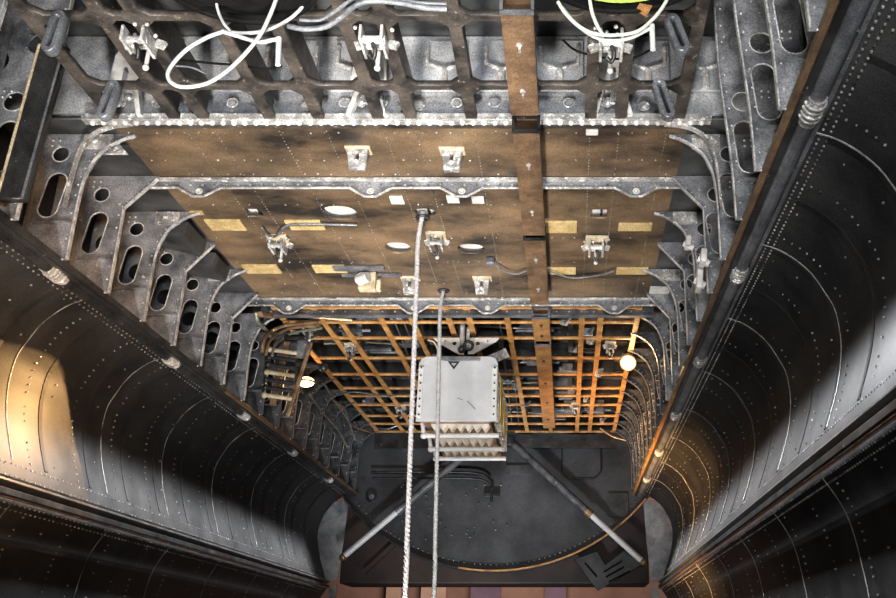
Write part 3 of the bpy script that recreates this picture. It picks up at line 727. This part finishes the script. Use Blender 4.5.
# ------------------------------------------------------------------ ropes
def rope(px, py, qx, qy, bend, label, m):
    c = pt(px, py, Z=ZR + .02); c2 = pt(qx, qy, Y=c.y)
    root = thing('hanging_rope', label, 'rope', (c.x, c.y, -1.6), 'ropes hanging through the bay')
    P = [Vector((c.x, c.y, c.z)), Vector((c.x + bend, c.y, c.z - .12))]
    zb = -1.58; n = 60
    P += [Vector((c.x + bend + (c2.x - c.x - bend) * k / 8, c.y, c.z - .12 + (c2.z - c.z + .12) * k / 8)) for k in range(1, 9)]
    P.append(Vector((c2.x, c.y, zb)))
    r = .0085
    link('core', tube_mesh(P, r, True), m, root)
    # laid strands
    sm = smooth_path(P[:-1], 16); tot = sm
    for ph_ in (0, math.pi):
        Q = []; d = 0
        for i, v in enumerate(tot):
            if i: d += (v - tot[i - 1]).length
        L = d; nseg = int(L / .006)
        for i in range(nseg):
            t = i / (nseg - 1) * (len(tot) - 1); j = min(int(t), len(tot) - 2); v = tot[j].lerp(tot[j + 1], t - j)
            a = ph_ + i * .006 / .03 * 2 * math.pi
            Q.append(v + Vector((math.cos(a), math.sin(a), 0)) * r * .82)
        link('strand', tube_mesh(Q, r * .42, False, 1), m, root)
    B().torus((c.x, c.y, ZR - .005), .022, .006, axis='Z').build('grommet', 'black_metal', root)
rope(423, 212, 405, 598, -.012, 'white braided rope hanging from the roof opening, left of the two', 'rope_white')
rope(444, 286, 434, 598, -.012, 'pale rope hanging in front of the white box, right of the two', 'rope_pale')

# ------------------------------------------------------------------ white box with pleated trays
YBX = 4.60
def bx(px, py): p = pt(px, py, Y=YBX); return p.x, p.z
x0, z1 = bx(420, 357); x1, z0 = bx(496, 421)
cx = (x0 + x1) / 2
root = thing('equipment_box', 'white metal equipment box with pleated trays hanging from the rear roof', 'box', (cx, YBX, z0))
r_ = .035
fp = [(x0, z0), (x1, z0), (x1, z1 - r_), (x1 - .012, z1 - .01), (x1 - r_, z1), (x0 + r_, z1), (x0 + .012, z1 - .01), (x0, z1 - r_)]
link('front_plate', plate_mesh(fp, [], .012, 'XZ', YBX, .003), 'white_box', root)
YBE = 5.55
B().box((cx, (YBX + YBE) / 2, (z0 + z1) / 2 + .02), (x1 - x0 - .03, YBE - YBX, z1 - z0 - .04), bev=.006).build('body', 'cream', root)
for xx, nm in ((x0 + .012, 'flange'), (x1 - .012, 'flange')):
    B().box((xx, YBX - .009, (z0 + z1) / 2 - .02), (.024, .008, z1 - z0 - .07), bev=.002).build('side_flange', 'white_tube', root)
    rivets_on(root, [(xx, YBX - .014, z0 + .03 + k * (z1 - z0 - .09) / 6) for k in range(7)], .005, 'black_metal', 'screw')
B().box((cx + .01, YBX - .012, z1 - .014), (.2, .012, .02), bev=.002).build('top_tab', 'rail_grey', root)
me = plate_mesh([(bx(448, 362)), (bx(460, 362)), (bx(454, 370))], [[bx(451, 363.5), bx(457, 363.5), bx(454, 367)]], .003, 'XZ', YBX - .008)
link('triangle_mark', me, 'black_metal', root)
p = [bx(466, 400), bx(477, 411)]
B().box(((p[0][0] + p[1][0]) / 2, YBX - .0065, (p[0][1] + p[1][1]) / 2), (.06, .002, .003), (0, R(45), 0)).box((p[0][0] - .03, YBX - .0065, p[1][1] + .06), (.03, .002, .002), (0, R(20), 0)).build('scuff_mark', 'black_metal', root)
B().box((x1 + .004, 4.85, (z0 + z1) / 2), (.006, .10, .24)).box((x1 + .004, 5.15, (z0 + z1) / 2 - .03), (.006, .10, .16)).build('yellow_label', 'yellow', root)
sd = B()
for k in range(9): sd.box((x1 - .008, 4.68 + k * .1, (z0 + z1) / 2), (.016, .02, z1 - z0 - .06), bev=.002)
sd.build('side_rib', 'light_metal', root)
for k, (px, py, qx, qy) in enumerate([(424, 435.5, 499, 435.5), (431, 449, 502, 449), (436, 458.5, 506, 458.5)]):
    zt_ = z0 - .045
    A = pt(px, py, Z=zt_); C = pt(qx, qy, Z=zt_); ym = A.y
    tr = B().cyl((A.x, ym, zt_), (C.x, ym, zt_), .013, seg=12).box(((A.x + C.x) / 2, ym + .015, zt_ + .004), (C.x - A.x, .02, .02), bev=.003); tr.build('cross_tube', 'white_tube', root)
    B().cyl((A.x, ym, zt_), (A.x - .01, ym - .01, z0 + .02), .011).ball((A.x, ym, zt_), .018).build('corner_post', 'white_tube', root)
    # toothed cream skirts on both sides of each tube
    xa = A.x + .045; xb = C.x - .045; n = 7
    for q, (yy, mm) in enumerate(((ym - .075, 'white_plate'), (ym - .02, 'cream'))):
        T = [(xa, z0 + .0)]
        for j in range(2 * n + 1): T.append((xa + (xb - xa) * j / (2 * n), z0 - (.012 if j % 2 == 0 else .040)))
        T.append((xb, z0 + .0))
        link('toothed_skirt', plate_mesh(T, [], .006, 'XZ', yy), mm, root)
B().box((cx, 5.05, z0 - .002), (x1 - x0 - .06, .9, .006)).build('base_tray', 'copper', root)
# carrier above
c = pt(468, 349, Y=4.75)
root = thing('hoist_carrier', 'pale triangular hoist carrier holding the white box to the roof', 'carrier', (c.x, 4.75, z1))
for s in (-1, 1):
    a = c.x + s * .12
    me = plate_mesh([(c.x + s * .012, c.z + .03), (c.x + s * .17, c.z + .03), (c.x + s * .15, c.z + .01), (c.x + s * .04, c.z - .055), (c.x + s * .012, c.z - .055)], [circ(c.x + s * .06, c.z + .0, .012, 10), circ(c.x + s * .11, c.z + .014, .006, 8)], .01, 'XZ', 4.66, .0015)
    link('side_plate', me, 'white_plate', root)
B().cyl((c.x - .02, 4.64, c.z - .05), (c.x - .02, 4.64, c.z + .10), .013).cyl((c.x + .01, 4.64, c.z - .04), (c.x + .01, 4.64, c.z + .08), .009).build('screw_jack', 'light_metal', root)
B().torus((c.x + .015, 4.63, c.z - .02), .022, .008).ball((c.x - .02, 4.63, c.z - .04), .02).build('shackle', 'black_metal', root)
B().box((c.x, 4.72, c.z + .09), (.10, .08, .06), bev=.006).box((c.x + .02, 4.75, c.z + .12), (.05, .05, .09)).build('block', 'black_metal', root)
B().box((c.x + .15, 4.78, c.z - .035), (.12, .01, .05), (0, R(-25), 0)).build('wing_plate', 'light_metal', root)
p = [pt(a, b, Y=4.55) for a, b in ((428, 340), (434, 342), (438, 350), (437, 356))]
B().mesh(tube_mesh(p, .005)).build('hose', 'cream', root)

# ------------------------------------------------------------------ bay lamps
c = pt(628, 363, Z=1.50)
root = thing('bay_lamp', 'round bay lamp shining brightly at the right of the orange lattice', 'lamp', c, 'bay lamps')
B().ball(c, .036).build('bulb', 'bulb', root)
B().torus(c, .042, .006).build('rim', 'copper', root)
B().cyl(c + Vector((0, .03, .02)), c + Vector((0, .09, .06)), .045, .03).build('housing', 'black_metal', root)
B().box(c + Vector((0, .08, .07)), (.02, .02, .08)).build('bracket', 'black_metal', root)
lamp('bay_lamp_light', 'POINT', c + Vector((0, -.07, -.02)), None, 2.2, (1, .62, .28), shadow_soft_size=.04)
c = pt(306, 382, Z=1.45)
root = thing('bay_lamp', 'oval bay lamp glowing yellow among pipes on the left wall', 'lamp', c, 'bay lamps')
B().ball(c, .048, (1, .8, .6)).build('bulb', 'bulb_dim', root)
B().torus(c + Vector((0, .0, 0)), .046, .006, axis='Z').build('rim', 'copper', root)
B().cyl(c + Vector((0, .02, .01)), c + Vector((-.02, .09, .04)), .03, .025).build('housing', 'black_metal', root)
lamp('bay_lamp_light', 'POINT', c + Vector((.03, -.08, -.05)), None, 1.2, (1, .6, .25), shadow_soft_size=.04)

# ------------------------------------------------------------------ pipes and valves at the left behind the rear beam
for i, (pp, r, m, lab) in enumerate([
    ([(256, 312), (258, 322), (266, 330), (270, 336)], .010, 'pipe_green', 'short bent pale pipe at the left end of the rear beam'),
    ([(262, 352), (264, 340), (272, 331), (288, 325), (318, 322)], .009, 'copper', 'upper curved brown pipe above the valve bank'),
    ([(266, 355), (269, 342), (278, 334), (292, 328), (320, 325)], .008, 'copper', 'middle curved brown pipe above the valve bank'),
    ([(272, 356), (275, 345), (284, 337), (296, 332), (322, 328)], .007, 'pipe_green', 'lower curved pipe above the valve bank'),
    ([(260, 314), (275, 316), (300, 315), (330, 318), (352, 320)], .013, 'copper', 'straight worn brown pipe just behind the rear beam on the left'),
    ([(286, 337), (305, 337), (320, 334)], .014, 'black_metal', 'fat dark pipe behind the curved brown pipes'),
    ([(330, 398), (345, 410), (352, 425), (370, 432)], .007, 'copper', 'thin brown pipe dropping toward the rear bulkhead at left'),
    ([(338, 395), (355, 392), (385, 396), (400, 394)], .006, 'rail_grey', 'thin grey pipe crossing the rear lattice on the left')]):
    Q = [pt(a, b, X=-.95 + .015 * i) if i < 6 else pt(a, b, Z=1.53) for a, b in pp]
    Q = [q if q.z < 1.545 - .012 * (i % 4) else pt(a, b, Z=1.545 - .012 * (i % 4)) for q, (a, b) in zip(Q, pp)]
    tag(tube('curved_pipe' if i < 4 else 'straight_pipe', Q, r, m), lab, 'pipe', 'pipes at the rear left')
c = pt(285, 372, X=-.90)
root = thing('valve_bank', 'upright bank of small valves and fittings on the rear left wall', 'valves', (c.x, c.y, c.z - .15))
B().box((c.x - .03, c.y + .02, c.z), (.03, .02, .34), (0, .12, 0), bev=.003).box((c.x + .07, c.y + .03, c.z - .03), (.018, .02, .4), (0, .2, 0), bev=.003).build('rail', 'copper', root)
for k in range(7):
    zz = c.z + .12 - k * .04
    B().cyl((c.x - .09, c.y, zz), (c.x + .05, c.y, zz - .02), .011).ball((c.x - .09, c.y, zz), .016).build('valve', 'black_metal' if k % 3 else 'cream', root)
B().box((c.x + .01, c.y + .06, c.z + .15), (.16, .01, .12), bev=.003).build('mount_plate', 'web_grey', root)
B().cyl((c.x - .01, c.y + .05, c.z + .07), (c.x + .18, c.y + .05, c.z + .04), .016).ball((c.x + .18, c.y + .05, c.z + .04), .024).build('cylinder', 'black_metal', root)
# hanging wire bundles of the rear lattice
for i, (a, b) in enumerate([((385, 322), (418, 400)), ((393, 318), (424, 398)), ((402, 318), (428, 385)), ((500, 325), (512, 425)), ((508, 325), (519, 425))]):
    p = pt(*a, Z=ZR + .03); q = pt(*b, Z=ZR + .03)
    tag(tube('wire_run', [p, p.lerp(q, .5) + Vector((0, 0, .01)), q], .004, 'rail_grey'), f'thin wire above the orange lattice, {ORD[i]} from the left', 'wire', 'wires above the rear lattice')
for i in range(26):
    y = 4.45 + (i % 13) * .195; x = rnd.uniform(-.85, .85)
    w = rnd.uniform(.05, .16)
    o = B().box((x, y, 1.66), (w, rnd.uniform(.03, .08), rnd.uniform(.03, .10)), bev=.006).cyl((x - w * .9, y, 1.64), (x + w * .9, y, 1.64), .009).ball((x - w * .6, y - .03, 1.65), .014).build('roof_unit', ('web_grey', 'black_metal', 'rail_grey')[i % 3])
    p = o.location
    tag(o, f'small {("grey", "black", "pale grey")[i % 3]} unit above the orange lattice, ' + ('left half' if x < 0 else 'right half') + f', {ORD[i % 13]} row from the front', 'unit', 'small units above the rear lattice')
for i in range(9):
    y = 4.5 + i * .27; x = rnd.uniform(-.9, .3); z = 1.63
    Q = [(x, y, z), (x + .2, y + .03, z + .02), (x + .4, y - .03, z - .01), (x + .65, y + .06, z + .02)]
    tag(tube('hydraulic_line', Q, .006, ('copper', 'rail_grey', 'pipe_green')[i % 3]), f'thin wavy pipe above the orange lattice, {ORD[i]} from the front', 'pipe', 'pipes above the rear lattice')
for i in range(16):
    x = rnd.uniform(-.86, .86); y = 4.5 + i * .15
    tag(B().box((x, y, 1.565), (rnd.uniform(.02, .05), .02, rnd.uniform(.02, .05)), (0, 0, rnd.uniform(0, 1)), bev=.003).cyl((x, y - .02, 1.55), (x + .03, y, 1.59), .007).build('pipe_clamp', ('light_metal', 'rail_grey')[i % 2]), 'small ' + ('pale', 'grey')[i % 2] + ' clamp fixed under the orange lattice, ' + ORD[i] + ' from the front', 'clamp', 'clamps on the rear lattice')
# lower left wall pipes
for i, (pp) in enumerate([[(332, 375), (345, 395), (362, 412), (375, 425)], [(322, 380), (334, 400), (348, 420), (355, 440)], [(310, 395), (322, 412), (338, 430), (348, 448)]]):
    Q = [pt(a, b, X=-.96) for a, b in pp]
    tag(tube('hydraulic_line', Q, .007, 'pipe_green' if i else 'copper'), 'thin pipe sloping down the rear left wall, ' + ['upper', 'middle', 'lower'][i] + ' of three', 'pipe', 'pipes on the rear left wall')
# right wall ducts: small light things
for i, (px, py, w, h) in enumerate([(703, 258, 12, 14), (699, 280, 8, 22), (688, 243, 14, 10), (652, 300, 12, 10)]):
    c = pt(px, py, X=.96); sc = (c - Vector((CAMX, 0, 0))).length / FPX
    o = B().box(c, (.02, .06, h * sc), (0, .1, 0), bev=.006).cyl(c + Vector((-.015, 0, 0)), c + Vector((.02, 0, -.02)), .012).build('wall_fitting', 'white_plate')
    tag(o, 'small pale fitting on the right wall frames, ' + ['topmost behind the sill', 'tall one beside the sill', 'beside the brown panel corner', 'near the rear beam'][i], 'fitting', 'pale fittings on the right wall')
# bright plates at the left front corner
for i, (px, py, w, h) in enumerate([(101, 118, 26, 8), (150, 180, 10, 8), (140, 232, 12, 7)]):
    pass
c = pt(107, 146, Y=2.72); o = link('corner_gusset', plate_mesh([(c.x - .06, c.z + .05), (c.x + .0, c.z + .05), (c.x + .07, c.z - .03), (c.x - .06, c.z - .03)], [circ(c.x - .03, c.z + .01, .02, 10)], .01, 'XZ', 2.72, .002), 'light_metal'); tag(o, 'pale triangular gusset at the left corner under the silver beam', 'gusset', 'corner gussets')
c = pt(690, 140, Y=2.72)
# haunch boxes on the left between frames
for i, (y0, y1) in enumerate([(3.30, 3.50), (3.6, 3.78)]):
    o = B().box((-1.0, (y0 + y1) / 2, ZR - .035), (.16, y1 - y0, .06), (0, R(12), 0), bev=.004).build('haunch_box', 'haunch_grey'); tag(o, 'dark grey box step between the left frames, ' + ['front', 'rear'][i] + ' one', 'box', 'box steps at the left edge')

# ------------------------------------------------------------------ drums at the top and loose cables
for i, (px, py, Rr, m2, lab) in enumerate([(258, 24, .20, 'near_black', 'large round black drum hanging at the top left of the lattice'), (620, 13, .235, 'yellow_green', 'large round black drum with a yellow green base at the top right')]):
    e = pt(px, py, Z=1.45); x, y = e.x, e.y - Rr
    root = thing('hanging_drum', lab, 'drum', (x, y, 1.45), 'black drums hanging under the lattice')
    B().cyl((x, y, 1.45), (x, y, 1.56), Rr, seg=48).torus((x, y, 1.452), Rr - .006, .008, axis='Z', seg=48).build('shell', 'cable_black', root)
    B().cyl((x, y, 1.444), (x, y, 1.452), Rr - .045, seg=40).build('base_disc', m2 if i else 'cable_black', root)
    if i: B().box((x + .05, y + Rr - .02, 1.462), (.05, .03, .03), (0, .4, .3)).build('tag', 'orange_rail', root)
def cable(pts, Y, r, m, label, name='loose_cable'):
    tag(tube(name, [pt(a, b, Y=Y) for a, b in pts], r, m), label, 'cable', 'loose cables at the top of the bay')
cable([(215, -6), (218, 10), (223, 22), (230, 31), (229, 33)], 1.86, .0036, 'cable_white', 'short white cable coming straight down to the tied loop at top left')
cable([(278, -6), (270, 15), (258, 38), (235, 64), (210, 82), (186, 87), (172, 83), (168, 73), (176, 60), (190, 47), (208, 37), (222, 32)], 1.84, .0048, 'cable_white', 'white cable making the large loop at top left')
cable([(222, 31), (240, 33), (258, 32), (275, 27), (292, 17), (304, 5), (312, -6)], 1.88, .0042, 'cable_white', 'white cable running from the tied loop up to the right')
cable([(224, 32), (238, 36), (250, 40), (262, 42), (272, 40), (279, 39)], 1.86, .005, 'cable_white', 'short white cable ending in the left plug')
tag(tube('cable_plug', [pt(279, 38, Y=1.86), pt(278, 65, Y=1.86)], .0065, 'cable_white', sm=False), 'white cable plug hanging at the end of the left loop', 'plug', 'white cable plugs')
cable([(180, 60), (200, 62), (222, 64), (240, 65), (262, 69), (282, 66)], 2.3, .0035, 'cable_black', 'thin black wire crossing behind the white loop')
cable([(170, 66), (190, 67), (207, 74)], 2.3, .003, 'cable_grey', 'thin grey wire at the left of the white loop')
cable([(288, 26), (305, 29), (325, 27), (340, 18), (355, 6), (372, 1), (400, 3), (425, 8), (447, 9)], 1.9, .0068, 'cable_grey', 'thick grey cable arching over the front lattice')
cable([(300, 20), (320, 20), (334, 12), (348, 2), (360, -3), (390, -1), (420, 3), (447, 4)], 1.9, .005, 'cable_grey', 'second grey cable beside the thick grey one')
cable([(589, -6), (592, 12), (598, 27), (604, 36)], 1.80, .0042, 'cable_white', 'short white cable coming down to the loops at top right')
cable([(558, 2), (566, 14), (580, 27), (596, 34), (618, 35), (638, 31), (654, 18), (664, 5), (670, -6)], 1.80, .0042, 'cable_white', 'white cable sagging in a wide arc at top right')
cable([(562, 8), (576, 24), (595, 37), (612, 41), (630, 38), (645, 31), (652, 27)], 1.82, .0045, 'cable_white', 'lower white cable arc ending in the right plug')
tag(tube('cable_plug', [pt(652, 25, Y=1.82), pt(653, 50, Y=1.82)], .0065, 'cable_white', sm=False), 'white cable plug hanging at the end of the right arc', 'plug', 'white cable plugs')
cable([(563, 40), (575, 50), (595, 56), (615, 59), (635, 57), (650, 50)], 2.3, .0035, 'cable_black', 'thin black wire sagging across the right fitting')

# ------------------------------------------------------------------ beyond the bulkhead
o = B().box((0, 7.42, 1.20), (2.26, .4, 1.40), bev=.01).box((-.82, 7.2, .70), (.03, .05, .34), (0, .8, 0)).build('aft_body', 'maroon'); tag(o, 'dark maroon underside of the fuselage behind the rear bulkhead', 'fuselage')
V = [(575, 560), (598, 590), (641, 565), (624, 551), (605, 566), (597, 552)]
P = [pt(a, b, Y=7.13) for a, b in V]
root = thing('chevron_panel', 'grey chevron shaped panel with dark slots beneath the right of the rear bulkhead', 'panel', (P[1].x, 7.13, P[1].z))
link('panel', plate_mesh([(p.x, p.z) for p in P], [], .05, 'XZ', 7.13, .004), 'haunch_grey', root)
sl = B()
for a, b in (((606, 577), (624, 567)), ((604, 572), (622, 561)), ((585, 563), (597, 577)), ((609, 582), (630, 571))):
    p = pt(*a, Y=7.1); q = pt(*b, Y=7.1); sl.cyl(p, q, .006, seg=6)
sl.build('slot', 'cable_black', root)
o = B().box((0, 20, 3), (30, .2, 9.2)).build('wall_far', 'hangar_wall'); tag(o, kind='structure')
for i, (a, b, m, lab) in enumerate([(420, 445, 'banner_pale', 'pale tall board on the far hangar wall, left of the ropes'), (385, 400, 'banner_pale', 'narrow pale board on the far hangar wall'), (470, 500, 'banner_purple', 'purple grey board on the far hangar wall'), (545, 566, 'banner_purple', 'purple grey board at the right of the far hangar wall')]):
    p = pt(a, 600, Y=19.6); q = pt(b, 600, Y=19.6)
    tag(B().box(((p.x + q.x) / 2, 19.7, .6), (q.x - p.x, .06, 4.4)).build('display_board', m), lab, 'board', 'display boards on the far wall')
lamp('hangar_light', 'AREA', (0, 15, 4.5), (0, 20, 1.5), 420, (1, .8, .68), size=3)
